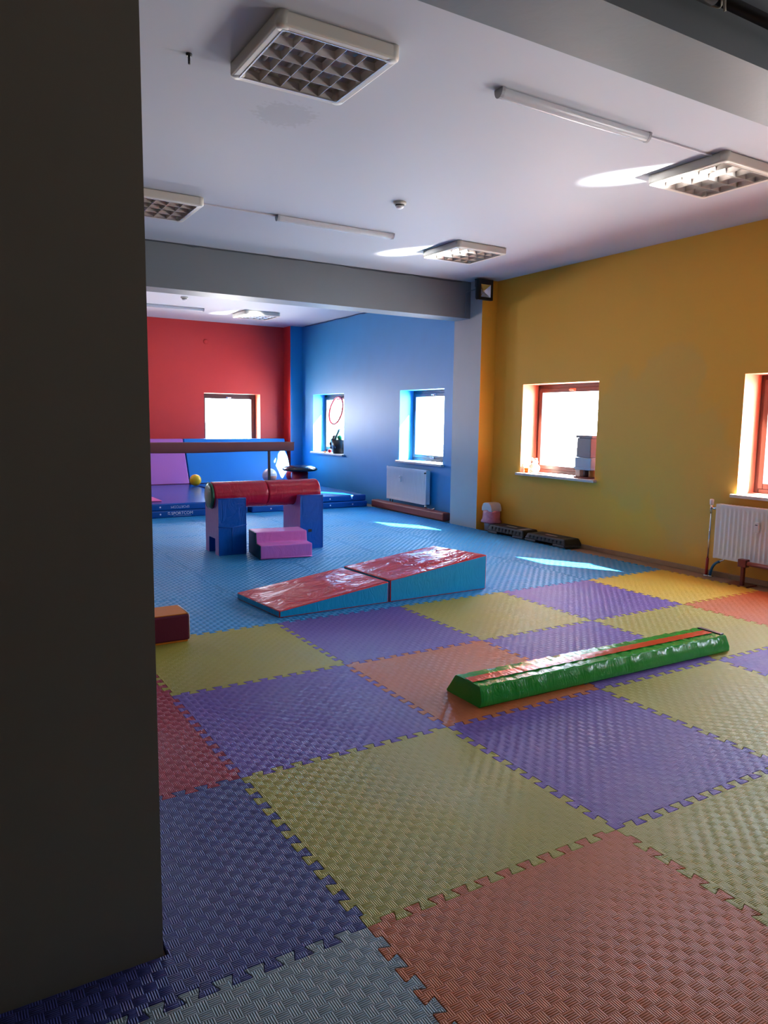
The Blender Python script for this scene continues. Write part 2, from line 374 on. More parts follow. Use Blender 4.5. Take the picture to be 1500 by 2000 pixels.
# plaster crack bead along beam/ceiling joint
bm = B(); pts = []
x = -1.0
while x < 5.0:
    pts.append((x, 6.208+random.uniform(-.004, .004), 3.158+random.uniform(-.008, .006))); x += random.uniform(.08, .2)
tube(bm, pts, .0055, 6); struct('trim_crack', bm, mat('dark_crack', (70, 76, 84), .8), 'rough dark joint between grey beam and ceiling')
bm = B(); pts = []
y = 6.6
while y < 11.85:
    pts.append((5.292+random.uniform(-.004, .004), y, 3.158+random.uniform(-.008, .006))); y += random.uniform(.08, .2)
tube(bm, pts, .008, 6); struct('trim_joint', bm, mat('dark_joint', (24, 60, 104), .8), 'rough dark joint above the blue wall')

# windows
def window(n, a0, a1, axis, frm, label, handle=True, sillm=None, stay=False):
    cen = (a0+a1)/2
    t0 = X1 if axis == 0 else Y1
    root = empty('window_%d' % n, (t0+.26, cen, WZ0) if axis == 0 else (cen, t0+.26, WZ0))
    tag(root, label, 'window', kind='structure')
    def bx(bm, t_0, t_1, u0, u1, z0, z1, bev=0):
        if axis == 0: box(bm, t_0, t_1, u0, u1, z0, z1, bev=bev)
        else: box(bm, u0, u1, t_0, t_1, z0, z1, bev=bev)
    F0, F1 = t0+.25, t0+.31; zs = WZ0+.025
    def ring(t_0, t_1, i, wd):
        b = B()
        bx(b, t_0, t_1, a0+i, a0+i+wd, zs+i, WZ1-i, .004); bx(b, t_0, t_1, a1-i-wd, a1-i, zs+i, WZ1-i, .004)
        bx(b, t_0, t_1, a0+i+wd, a1-i-wd, zs+i, zs+i+wd, .004); bx(b, t_0, t_1, a0+i+wd, a1-i-wd, WZ1-i-wd, WZ1-i, .004)
        return b
    obj('window_frame', ring(F0, F1, .002, .045), frm, root)
    s = obj('sash', ring(F0-.018, F1-.01, .047, .05), frm, root)
    b = B(); bx(b, F0+.012, F0+.018, a0+.095, a1-.095, zs+.095, WZ1-.095); obj('glass_pane', b, m_glass, root)
    b = B(); bx(b, F0-.026, F0-.018, cen-.05, cen+.05, WZ1-.085, WZ1-.055, .003); bx(b, F0-.045, F0-.026, cen-.02, cen+.045, WZ1-.076, WZ1-.064, .003)
    obj('handle', b, m_salmon if frm is m_brown else m_chrome, root)
    if stay:
        b = B(); bx(b, F0-.04, F0-.018, cen-.05, cen+.05, zs+.05, zs+.075, .004); obj('catch', b, m_salmon if frm is m_brown else m_chrome, root)
    b = B(); bx(b, t0, t0+.252, a0+.001, a1-.001, WZ0+.001, zs, 0); bx(b, t0-.055, t0-.001, a0-.035, a1+.035, WZ0-.005, zs, .004)
    obj('window_sill', b, m_marble, root, )
    return root
window(1, *RW[1], 0, m_brown, 'window at the right edge, above the yellow-wall radiator', stay=True)
window(2, *RW[2], 0, m_brown, 'window in yellow wall with stacked tubs on its sill')
window(3, *RW[3], 0, m_slate, 'window in blue wall above the radiator', stay=True)
window(4, *RW[4], 0, m_dark, 'window in blue wall holding the red hoop')
window(5, *BW[0], 1, m_dark, 'window in the red end wall')
window(6, *RW[0], 0, m_brown, 'yellow wall window out of view')
window(7, *BW[1], 1, m_dark, 'red wall window hidden behind pillar')
window(8, *BW[2], 1, m_dark, 'second red wall window hidden behind pillar')

# ================================================================== foam floor mats
def curve(N=10, m=.05, a=.018, f=.0075):
    """dovetail seam as (t, offset) list from 0 to 1"""
    raw = [(0, 0)]; h = (1-2*m)/(2*N+1)
    t = m; s = 1
    for k in range(2*N+1):
        if k == 0: raw.append((t, 0.0))
        raw += [(t-(f if k else 0), s*a), (t+h+(f if k < 2*N else 0), s*a)]
        t += h; s = -s
    raw += [(1-m, 0), (1, 0)]
    # round corners
    out = [raw[0]]
    for i in range(1, len(raw)-1):
        p, q, r_ = raw[i-1], raw[i], raw[i+1]
        d1 = math.dist(p, q); d2 = math.dist(q, r_); k = .0055
        k1, k2 = min(k, d1*.4), min(k, d2*.4)
        if d1 < 1e-6 or d2 < 1e-6: continue
        e1 = (q[0]+(p[0]-q[0])*k1/d1, q[1]+(p[1]-q[1])*k1/d1); e2 = (q[0]+(r_[0]-q[0])*k2/d2, q[1]+(r_[1]-q[1])*k2/d2)
        mid = ((e1[0]+e2[0])/4+q[0]/2, (e1[1]+e2[1])/4+q[1]/2)
        out += [e1, mid, e2]
    out.append(raw[-1]); return out
CV = curve()
def outline(cut=None):
    bot = [(t, o) for t, o in CV]; right = [(1+o, t) for t, o in CV]; top = [(t, 1+o) for t, o in CV][::-1]; left = [(o, t) for t, o in CV][::-1]
    if cut:   # L-shaped mat round the pillar, local coordinates
        cx, cy = cut
        return bot[:-1]+right[:-1]+[p for p in top if p[0] > cx+.01]+[(cx, 1.0), (cx, cy), (0, cy)]+[p for p in left if p[1] < cy-.02][:-1]
    return bot[:-1]+right[:-1]+top[:-1]+left[:-1]
def inset(poly, g):
    n = len(poly); out = []
    for i in range(n):
        p, q, r_ = Vector(poly[i-1]), Vector(poly[i]), Vector(poly[(i+1) % n])
        e1 = (q-p).normalized(); e2 = (r_-q).normalized()
        n1 = Vector((-e1.y, e1.x)); n2 = Vector((-e2.y, e2.x)); s = n1+n2
        if s.length < 1e-6: out.append(tuple(q)); continue
        s.normalize(); k = g/max(.5, s.dot(n1)); v = q+s*k; out.append((v.x, v.y))
    return out
def mat_mesh(poly):
    bm = B(); A = inset(poly, .0006); T = inset(poly, .0022)
    lo = [bm.verts.new((x, y, -.02)) for x, y in A]; mi = [bm.verts.new((x, y, -.0022)) for x, y in A]; hi = [bm.verts.new((x, y, 0)) for x, y in T]
    n = len(A); bm.faces.new(hi); bm.faces.new(lo[::-1])
    for R1, R2 in ((lo, mi), (mi, hi)):
        for i in range(n): bm.faces.new((R1[i], R1[(i+1) % n], R2[(i+1) % n], R2[i]))
    return bm
F = dict(olive=foam('olive_yellow_foam', (178, 168, 70)), yellow=foam('bright_yellow_foam', (220, 192, 70)), purple=foam('purple_foam', (114, 86, 172), .8, .0022),
         orange=foam('orange_foam', (200, 106, 50)), navy=foam('navy_foam', (66, 70, 136), .8, .0026), grey=foam('grey_foam', (140, 156, 162)),
         red=foam('red_foam', (172, 44, 66), .9, .0028), blue=foam('blue_foam', (46, 152, 212), 2.6, .0034, 27.0, .45))
meshes = {}
def floor_mat(i, j, col, label, group=None, poly=None):
    if col not in meshes or poly:
        bm = mat_mesh(poly or outline()); me = bpy.data.meshes.new('foam_mat'); bm.to_mesh(me); bm.free(); me.materials.append(F[col])
        if not poly: meshes[col] = me
    else: me = meshes[col]
    o = bpy.data.objects.new('foam_mat', me); C.objects.link(o); o.location = (i, j, 0)
    tag(o, label, 'floor mat', group)
G = 'coloured interlocking foam mats'
for i, j, c, l in [
    (-1, -1, 'grey', 'grey foam floor mat at the bottom edge of the picture'),
    (0, -1, 'orange', 'orange foam floor mat nearest the viewer, beside the grey mat'),
    (1, -1, 'olive', 'olive foam mat at the lower right edge, beside the big orange mat'),
    (0, 0, 'olive', 'large olive-yellow foam floor mat between the navy mat and a purple mat'),
    (1, 0, 'purple', 'large purple foam floor mat directly in front of the green beam'),
    (2, 0, 'olive', 'olive foam mat at the right edge, in front of the green beam'),
    (3, 0, 'purple', 'purple foam mat cut off by the right edge, past the green beam end'),
    (-1, 1, 'red', 'crimson foam floor mat beside the pillar, next to the navy mat'),
    (0, 1, 'purple', 'purple foam floor mat right beside the crimson mat'),
    (1, 1, 'orange', 'salmon-orange foam floor mat under the near end of the green beam'),
    (2, 1, 'purple', 'purple foam floor mat partly covered by the middle of the green beam'),
    (3, 1, 'olive', 'olive-yellow foam floor mat under the far end of the green beam'),
    (4, 1, 'orange', 'pale orange foam floor mat at the right edge beside the bright yellow mat'),
    (-1, 2, 'red', 'sliver of crimson foam mat beside the pillar, beyond the larger crimson one'),
    (0, 2, 'olive', 'olive-yellow foam floor mat under the maroon block beside the pillar'),
    (1, 2, 'purple', 'purple foam floor mat in front of the low end of the red wedge'),
    (2, 2, 'olive', 'olive-yellow foam floor mat in front of the high end of the red wedge'),
    (3, 2, 'purple', 'purple foam floor mat between the blue mats and the bright yellow mat'),
    (4, 2, 'yellow', 'bright smooth yellow foam floor mat next to the yellow wall')]:
    floor_mat(i, j, c, l, G)
for i, j, c, l in [(2, -1, 'purple', 'purple foam mat just outside the lower right corner'), (3, -1, 'olive', 'olive foam mat further outside the right edge'),
                   (4, 0, 'red', 'crimson foam mat just outside the right edge, by the radiator'), (4, -1, 'purple', 'purple foam mat by the yellow wall, outside the right edge'),
                   (0, -2, 'purple', 'purple foam mat below the bottom edge, under the big orange mat'), (1, -2, 'orange', 'orange foam mat below the bottom right corner'), (-1, -2, 'olive', 'olive foam mat below the bottom edge, nearest the viewer')]:
    floor_mat(i, j, c, l, G)
floor_mat(-1, 0, 'navy', 'navy blue foam floor mat wrapping round the foot of the pillar', G, outline(cut=(.4915, .172)))
for j in range(3, 9):
    for i in range(0, 5):
        if i == 0 and j > 6: continue
        if i == 4 and j in (3, 4):
            lab = 'blue foam mat by the yellow wall, touching the bright yellow mat' if j == 3 else 'blue foam mat directly in front of the black step platforms'
            floor_mat(i, j, 'blue', lab, 'blue interlocking foam mats')
        else: floor_mat(i, j, 'blue', 'plain blue ribbed foam mat in the blue field, away from the yellow wall', 'blue interlocking foam mats')
# cut edging strip against column and blue wall
bm = B(); box(bm, 5.024, 5.058, 5.0, 8.7, -.02, -.001); o = obj('mat_edging', bm, F['blue'], loc=(5.04, 5, -.02)); tag(o, 'thin cut strip of blue foam along the foot of the grey column', 'floor mat edging')

# ================================================================== foam play equipment
# folding wedge ramp
t = empty('wedge_ramp', (1.98, 3.45, 0)); tag(t, 'two-part soft wedge ramp with glossy red top and turquoise sides', 'foam ramp')
def hexa(bm, c8, bev=.008, top=0, side=1, cuts=0):
    b = B(); v = [b.verts.new(p) for p in c8]
    for q in ((0,3,2,1),(4,5,6,7),(0,1,5,4),(1,2,6,5),(2,3,7,6),(3,0,4,7)):
        f = b.faces.new([v[i] for i in q]); f.material_index = top if q == (4,5,6,7) else side
    bmesh.ops.recalc_face_normals(b, faces=b.faces)
    if bev: bmesh.ops.bevel(b, geom=list(b.edges), offset=bev, segments=2, profile=.5, affect='EDGES')
    merge(bm, b)
def puffy(bm, c4, z4, n=14, sag=.006):
    """a loose cover sheet on a sloped top: a grid with folds pressed into it"""
    rows = []
    for i in range(n+1):
        row = []
        for j in range(n+1):
            u, v = i/n, j/n
            x = [c4[k][0] for k in range(4)]; y = [c4[k][1] for k in range(4)]
            W = ((1-u)*(1-v), u*(1-v), u*v, (1-u)*v)
            px = sum(W[k]*x[k] for k in range(4)); py = sum(W[k]*y[k] for k in range(4)); pz = sum(W[k]*z4[k] for k in range(4))
            e = min(u, 1-u, v, 1-v); a = min(1, e*8)
            pz += a*(.010*math.sin(u*PI)*math.sin(v*PI)+sag*(math.sin(9*u+5*v+math.sin(7*v))*.5+math.sin(17*v-6*u)*.35+random.uniform(-.35, .35)))
            row.append(bm.verts.new((px, py, pz+.001)))
        rows.append(row)
    for i in range(n):
        for j in range(n):
            f = bm.faces.new((rows[i][j], rows[i+1][j], rows[i+1][j+1], rows[i][j+1])); f.smooth = True; f.material_index = 0
def wedge_part(name, A, Bb, Cc, D, za, zb, m=(m_wedger, m_wedgeb)):
    # A near-left, Bb near-right, Cc far-right, D far-left
    bm = B()
    hexa(bm, [(*A, .001), (*Bb, .001), (*Cc, .001), (*D, .001), (*A, za), (*Bb, zb), (*Cc, zb), (*D, za)], .007, 0, 1)
    s = obj(name, bm, list(m), t)
    bm = B(); i = .012
    puffy(bm, [(A[0]+i, A[1]+i), (Bb[0]-i, Bb[1]+i), (Cc[0]-i, Cc[1]-i), (D[0]+i, D[1]-i)], [za, zb, zb, za], n=30)
    obj('cover_top', bm, m_wedger, s)
wedge_part('wedge_section', (1.065, 3.11), (1.985, 3.135), (1.925, 3.79), (1.00, 3.79), .052, .165)
wedge_part('wedge_section', (2.0, 3.135), (2.955, 3.15), (2.82, 3.73), (1.94, 3.79), .175, .292)

# low balance beam, green with stripe
t = empty('low_balance_beam', (2.24, 1.23, 0)); tag(t, 'long low green vinyl balance beam with an orange stripe along its top', 'balance beam')
bm = B(); n = 60; rings = []
for k in range(n+1):
    u = k/n; x = 1.27+u*(3.21-1.27); y0 = 1.098-u*.030; w_ = .285 
    wr = (.004*math.sin(k*1.7)+random.uniform(-.003, .003)) if 0 < k < n else 0
    dz = (.0025*math.sin(k*2.3)+random.uniform(-.0015, .0015)) if 0 < k < n else 0
    sx = .012 if k == 0 else -.012 if k == n else 0
    prof = [(y0+.006, .001), (y0-.001, .008), (y0-.003-wr*.6, .035), (y0+.010-wr, .07), (y0+.020, .096+dz), (y0+.028, .102+dz), (y0+w_*.36, .104+dz), (y0+w_*.6, .104+dz), (y0+w_-.066, .102+dz), (y0+w_-.058, .096), (y0+w_-.03, .05), (y0+w_-.002, .008), (y0+w_-.008, .001)]
    rings.append([bm.verts.new((x+sx*(z/.1), y, z)) for y, z in prof])
for Ra, Rb in zip(rings, rings[1:]):
    for i in range(len(Ra)):
        f = bm.faces.new((Ra[i], Rb[i], Rb[(i+1) % len(Ra)], Ra[(i+1) % len(Ra)])); f.smooth = True
bm.faces.new(rings[0][::-1]); bm.faces.new(rings[-1]); bmesh.ops.recalc_face_normals(bm, faces=bm.faces)
for e in bm.edges:
    if len(e.link_faces) == 2 and e.calc_face_angle() > .5: e.smooth = False
body = obj('beam_body', bm, m_green, t)
bm = B(); n2 = 60; rows = []
for k in range(n2+1):
    u = k/n2; x = 1.285+u*(3.15-1.285); y0 = 1.098-u*.030
    rows.append([bm.verts.new((x, y0+v, 0.1088+.0012*math.sin(k*2.3)-.0008*abs(v-.115)/.03)) for v in (.082, .1, .115, .13, .15)])
for Ra, Rb in zip(rows, rows[1:]):
    for i in range(4): bm.faces.new((Ra[i], Rb[i], Rb[i+1], Ra[i+1])).smooth = True
obj('stripe', bm, m_orstripe, t)
bm = B(); box(bm, 3.165, 3.200, 1.105, 1.268, .098, .1105, bev=.002); obj('end_strip', bm, m_black, t)
for u in (.33,.5,.66):  # seams pressed round the cover
    pass

# maroon block beside the pillar
t = empty('foam_block', (.08, 2.99, 0)); tag(t, 'maroon foam block with orange top, half hidden behind the pillar', 'foam block')
bm = B(); box(bm, -.2, .355, 2.87, 3.12, .012, .178, bev=.012, seg=3); b_ = obj('block_body', bm, m_maroon, t)
bm = B(); box(bm, -.19, .345, 2.88, 3.115, .176, .183, bev=.003); obj('top_panel', bm, m_orangeV, t)
bm = B(); box(bm, -.19, .345, 2.88, 3.11, 0.001, .014, bev=.003); obj('bottom_panel', bm, m_orangeV, t)
bm = B(); tube(bm, [(.350, 2.876, .180), (.350, 3.0, .181), (.350, 3.11, .180)], .004, 8); tube(bm, [(.3525, 2.873, .03), (.3525, 2.873, .175)], .003, 8); obj('piping', bm, mat('white_piping', (225, 215, 215), .4), t)

# roller on two notched stands
def notch_poly(y0, y1, h, cy, cz, r, f0, f1, fh):
    p = [(y0, .001), (f0, .001), (f0, fh), (f1, fh), (f1, .001), (y1, .001), (y1, h)]
    # arc from far side to near side
    a0 = math.asin(max(-1, min(1, (h-cz)/r)))
    for k in range(17):
        a = a0 - k*(PI+2*a0)/16 if False else (a0 - (PI+2*a0)*k/16)
        p.append((cy+r*math.cos(a), cz+r*math.sin(a)))
    p.append((y0, h)); return p
def stand(x0, x1, y0, y1, label):
    t = empty('roller_stand', ((x0+x1)/2, (y0+y1)/2, 0)); tag(t, label, 'foam stand', 'notched foam stands under the roller')
    cy = (y0+y1)/2
    poly = notch_poly(y0, y1, .585, cy, .604, .1405, y0+.11, y0+.31, .165)
    bm = B(); prism(bm, poly, 0, x0, x1, 0, side=1)
    obj('stand_body', bm, [m_lilac, m_blueV], t)
    bm = B()
    for x in (x0+.002, x1-.002):
        tube(bm, [(x, y0-.001, .01), (x, y0-.001, .583)], .003, 6)
    tube(bm, [(x0, y0-.001, .584), (x1, y0-.001, .584)], .003, 6)
    obj('piping', bm, m_blueV, t); return t
sL = stand(1.465, 1.76, 5.60, 6.02, 'notched blue and lilac foam stand under the green-capped roller end')
sR = stand(2.365, 2.635, 5.585, 6.035, 'notched blue and lilac foam stand right of the pink steps')
bm = B(); box(bm, 2.46, 2.50, 5.580, 5.5845, .185, .215, bev=.001); obj('label_tag', bm, m_black, sR)['label'] = 'small black tag'
bm = B(); tube(bm, [(1.46, 5.598, .30), (1.6, 5.596, .285), (1.765, 5.598, .31)], .004, 6); tube(bm, [(1.61, 5.597, .285), (1.605, 5.597, .04)], .0035, 6); obj('cover_flap', bm, m_blueV, sL)
t = empty('foam_roller', (2.05, 5.81, .604)); tag(t, 'crimson vinyl roller with a dark green end cap, lying across two stands', 'foam roller')
def rollprof(x0, x1, r):
    p = [(0, x0), (r-.02, x0), (r-.005, x0+.006), (r, x0+.02)]
    k = 0; x = x0+.03
    while x < x1-.03:
        p.append((r+random.uniform(-.0016, .0012), x)); x += .03
    return p+[(r, x1-.02), (r-.005, x1-.006), (r-.02, x1), (0, x1)]
bm = B(); lathe(bm, [(a, b) for a, b in rollprof(-.60, -.005, .1385)], 40, (2.05, 5.81, .604), 'X'); lathe(bm, rollprof(-.008, .61, .1385), 40, (2.05, 5.81, .604), 'X'); obj('roller_body', bm, m_rollr, t)
bm = B(); lathe(bm, [(0, -.625), (.10, -.623), (.125, -.616), (.135, -.598), (.13, -.596), (0, -.596)], 40, (2.05, 5.81, .604), 'X'); obj('end_cap', bm, m_capg, t)
bm = B(); tube(bm, [(1.437, 5.81+.136*math.cos(a), .604+.136*math.sin(a)) for a in [k*2*PI/36 for k in range(37)]], .0035, 6); obj('piping', bm, m_capg, t)

# pink two-step block
t = empty('foam_steps', (2.02, 5.17, 0), -.13); tag(t, 'pink two-step foam block with a dark teal side', 'foam steps')
bm = B(); poly = [(0, .001), (.47, .001), (.47, .25), (.19, .25), (.17, .145), (0, .145)]
prism(bm, [(a, b) for a, b in poly], 0, -.262, .275, 0, bev=.010); obj('step_cover', bm, m_pink, t, world=False)
bm = B(); prism(bm, [(.004, .004), (.466, .004), (.466, .246), (.187, .246), (.167, .141), (.004, .141)], 0, -.272, -.258, 0, bev=.003); obj('side_panel', bm, m_tealV, t, world=False)
bm = B(); tube(bm, [(-.265, -.001, .012), (0, -.003, .014), (.275, -.001, .012)], .004, 6); obj('piping', bm, m_pink, t, world=False)

# ================================================================== crash mats at the end
def crash(x0, x1, y0, y1, z0, z1, label, snaps=(), txt=None, flip=False, group='stacked blue gym mats'):
    t = empty('gym_mat', ((x0+x1)/2, (y0+y1)/2, z0)); tag(t, label, 'gym mat', group)
    bm = B(); box(bm, x0, x1, y0, y1, z0+.001, z1-.001, bev=.016, seg=3); obj('mat_cover', bm, m_matblue, t, smooth=False)
    for s in snaps:
        bm = B(); lathe(bm, [(0, -.004), (.009, -.003), (.012, 0), (0, 0)], 12, (s, y0-.0005, (z0+z1)/2), 'Y'); obj('snap', bm, m_text, t)
    if txt:
        for body, sz, xx, zz, mm in txt:
            cu = bpy.data.curves.new('print', 'FONT'); cu.body = body; cu.size = sz; cu.extrude = .0006; cu.align_x = 'CENTER'; cu.align_y = 'CENTER'
            tmp = bpy.data.objects.new('tmp', cu); C.objects.link(tmp)
            bpy.context.view_layer.update()
            me = bpy.data.meshes.new_from_object(tmp.evaluated_get(bpy.context.evaluated_depsgraph_get())); bpy.data.objects.remove(tmp)
            rot = Matrix.Rotation(PI/2, 4, 'X')
            if flip: rot = rot @ Matrix.Rotation(PI, 4, 'Z')
            me.transform(Matrix.Translation(Vector((xx, y0-.0015, zz))-wloc(t)) @ rot)
            me.materials.append(mm); o = bpy.data.objects.new('printed_name', me); C.objects.link(o); o.parent = t
    return t
crash(.65, 2.96, 8.72, 11.62, 0, .1, 'lower blue gym mat of the left stack, upright white lettering on edge', (1.68, 2.75), [('SPORTCOM', .058, 1.985, .056, m_text)])
tt = crash(.66, 2.95, 8.725, 11.63, .1, .2, 'upper blue gym mat of the left stack, faded upside-down lettering on edge', (1.68, 2.74), [('SPORTCOM', .05, 1.96, .15, m_textu)], True)
bm = B()  # swoosh mark in front of the upright name
for s in (1, -1):
    tube(bm, [(1.80+.016*math.cos(a)*s, 8.7185, .052+s*.012+.012*math.sin(a)) for a in [PI/2*.1+k*PI*1.1/8 for k in range(9)]], [.001+.0035*math.sin(PI*k/8) for k in range(9)], 6)
low = [o for o in C.objects if o.name.startswith('gym_mat') and o.type == 'EMPTY'][0]
obj('printed_mark', bm, m_text, low)
bm = B(); x = 1.86
while x < 2.10:
    wd = random.uniform(.008, .02); box(bm, x, x+wd, 8.7175, 8.7185, .019, .0245); x += wd+.005
obj('printed_line', bm, m_textu, low)
crash(3.03, 5.0, 8.73, 11.62, 0, .098, 'lower blue gym mat of the right stack, beside the blue wall', (3.33, 4.33, 4.73))
crash(3.03, 4.98, 8.74, 11.63, .099, .198, 'blue gym mat on top of the right stack, sunlight across it', (3.33, 4.33, 4.72))
t = obj('pink_pad', (lambda b: (box(b, .8, 1.78, 9.0, 10.4, .201, .216, bev=.005), b)[1])(B()), m_hot, loc=(1.3, 9.7, .201)); tag(t, 'thin hot-pink pad lying on the left blue stack beside the pillar', 'pad')
# leaning wall mats
def lean(x0, x1, y0, y1, z0, z1, th, m, label):
    t = obj('wall_mat', (lambda b: (prism(b, [(y0, z0), (y0+th, z0), (y1+th, z1), (y1, z1)], 0, x0, x1, 0, bev=.012), b)[1])(B()), m, loc=((x0+x1)/2, y0, z0))
    tag(t, label, 'gym mat', 'gym mats leaning on the red wall'); return t
lean(1.0, 2.965, 11.66, 12.03, .203, 1.0, .12, m_matpink, 'orchid pink gym mat standing on edge against the red wall')
lean(2.985, 4.99, 11.66, 12.03, .203, 1.0, .12, m_matbluex, 'bright blue gym mat standing on edge below the red-wall window')

# high balance beam
t = empty('high_balance_beam', (1.5, 9.55, 0)); tag(t, 'raised brown suede balance beam on a thin dark post', 'balance beam')
bm = B(); n = 40; rings = []
for k in range(n+1):
    x = -1.0+5.05*k/n; s = .016*max(0, math.sin((x-1.2)*1.5)) if x < 3.4 else 0
    if k == n: s = -.005
    prof = [(-.06, 1.02), (.06, 1.02), (.068, 1.0), (.068, .90-s), (.05, .875-s), (-.05, .875-s), (-.068, .90-s), (-.068, 1.0)]
    rings.append([bm.verts.new((x+(.01 if k == n and z > 1 else 0), 9.55+y, z)) for y, z in prof])
for Ra, Rb in zip(rings, rings[1:]):
    for i in range(8): bm.faces.new((Ra[i], Rb[i], Rb[(i+1) % 8], Ra[(i+1) % 8])).smooth = True
bm.faces.new(rings[0][::-1]); bm.faces.new(rings[-1]); bmesh.ops.recalc_face_normals(bm, faces=bm.faces); obj('beam_body', bm, m_suede, t)
for x in (3.64, -.6):
    bm = B(); box(bm, x-.018, x+.018, 9.53, 9.57, .21, .88, bev=.004); box(bm, x-.03, x+.03, 9.3, 9.8, .199, .212, bev=.003); obj('post', bm, m_black, t)
# pommel mushroom
t = empty('gymnastics_mushroom', (4.62, 10.5, .2)); tag(t, 'mushroom-shaped pommel trainer with black cap and crimson drum', 'mushroom trainer')
bm = B(); lathe(bm, [(0, .002), (.135, .002), (.145, .01), (.145, .27), (.13, .275), (0, .275)], 32, (4.62, 10.5, .199)); obj('drum', bm, m_rollr, t)
bm = B(); lathe(bm, [(0, .262), (.2, .262), (.285, .275), (.315, .295), (.312, .312), (.27, .345), (.18, .365), (.08, .372), (0, .372)], 40, (4.62, 10.5, .199)); obj('cap', bm, mat('black_leather', (24, 34, 48), .22), t)
# balls
def ball(name, c, r, m, label):
    bm = B(); sphere(bm, c, r, n=32); o = obj(name, bm, m, loc=(c[0], c[1], c[2]-r)); return tag(o, label, 'ball')
t = ball('ball', (2.935, 11.2, .302), .102, m_yball, 'shiny yellow ball on the left mat stack against the wall mats')
t = empty('ball', (4.37, 11.3, .2)); tag(t, 'white and peach ball on the right stack, behind the thin post', 'ball')
bm = B(); sphere(bm, (4.37, 11.3, .335), .135, n=32)
for f in bm.faces:
    c = f.calc_center_median(); f.material_index = 1 if (c.z < .345 and c.y < 11.3 and c.x > 4.30 and c.x < 4.47) else 0
obj('ball_skin', bm, [m_wball, m_peach], t)
t = empty('ball', (4.83, 11.25, .2)); tag(t, 'blue, white and red ball behind the mushroom trainer', 'ball')
bm = B(); sphere(bm, (4.83, 11.25, .34), .14, n=32)
for f in bm.faces:
    c = f.calc_center_median()-Vector((4.83, 11.25, .34)); q = math.atan2(c.z, c.x+.06)
    rr = (Vector((c.x-.02, 0, c.z)).length)
    f.material_index = 0 if rr < .085 else 1 if rr < .115 else 2
obj('ball_skin', bm, [m_bball, m_text, m_rball], t)
# terracotta pad along blue wall
bm = B(); b = B(); v = box(b, 5.065, 5.20, 6.72, 8.72, .001, .118); bmesh.ops.bevel(b, geom=list(b.edges), offset=.022, segments=3, profile=.5, affect='EDGES'); merge(bm, b)
o = obj('foam_bolster', bm, m_brick, loc=(5.13, 7.7, 0)); tag(o, 'long terracotta bolster lying at the foot of the blue wall', 'bolster')

# ================================================================== radiators
def radiator(y0, y1, z0, z1, xf, label, ridges=24, valve_far=True):
    t = empty('radiator', ((xf+X1)/2, (y0+y1)/2, z0)); tag(t, label, 'radiator')
    bm = B(); n = ridges*6; h0, h1 = z0+.03, z1-.03
    cols = []
    for k in range(n+1):
        y = y0+.02+(y1-y0-.04)*k/n; d = .5-.5*math.cos(2*PI*k/6); d = d**.7
        cols.append([bm.verts.new((x, y, z)) for x, z in ((xf, z0+.004), (xf, h0), (xf+.009*d, h0+.02), (xf+.009*d, h1-.02), (xf, h1), (xf, z1-.004))])
    for A_, B_ in zip(cols, cols[1:]):
        for i in range(5): bm.faces.new((A_[i], B_[i], B_[i+1], A_[i+1])).smooth = True
    box(bm, xf, xf+.012, y0, y0+.021, z0, z1, bev=.003); box(bm, xf, xf+.012, y1-.021, y1, z0, z1, bev=.003)
    obj('front_panel', bm, m_white, t)
    for ya, yb in ((y0+.001, y0+.004), (y1-.004, y1-.001)):
        bm = B(); box(bm, xf+.004, xf+.072, ya, yb, z0+.012, z1-.012); obj('side_cover', bm, m_white, t)
    bm = B()
    box(bm, xf+.003, xf+.074, y0, y1, z1-.004, z1-.001)
    for k in range(30):
        y = y0+.03+(y1-y0-.06)*k/29; box(bm, xf+.01, xf+.066, y-.009, y+.009, z1-.002, z1+.001)
    obj('top_grille', bm, m_white, t)
    bm = B(); box(bm, xf+.052, xf+.066, y0+.01, y1-.01, z0+.01, z1-.01); obj('back_panel', bm, m_white, t)
    for y in (y0+.18, y1-.18):
        bm = B(); box(bm, xf+.066, X1-.001, y-.015, y+.015, z0+.1, z1-.1); obj('bracket', bm, m_white, t)
    yc = y1-.42 if valve_far else (y0+y1)/2
    bm = B(); box(bm, xf-.026, xf+.001, yc-.02, yc+.02, (z0+z1)/2-.0+.04, (z0+z1)/2+.135, bev=.006); box(bm, xf-.028, xf-.025, yc-.011, yc+.011, (z0+z1)/2+.105, (z0+z1)/2+.112, mi=1); obj('heat_meter', bm, [m_white, m_black], t)
    return t
rA = radiator(1.42, 2.59, .17, .675, 5.185, 'white ribbed radiator on the yellow wall at the right edge', 26)
rB = radiator(7.33, 8.44, .155, .668, 5.185, 'white ribbed radiator on the blue wall below the window', 26)
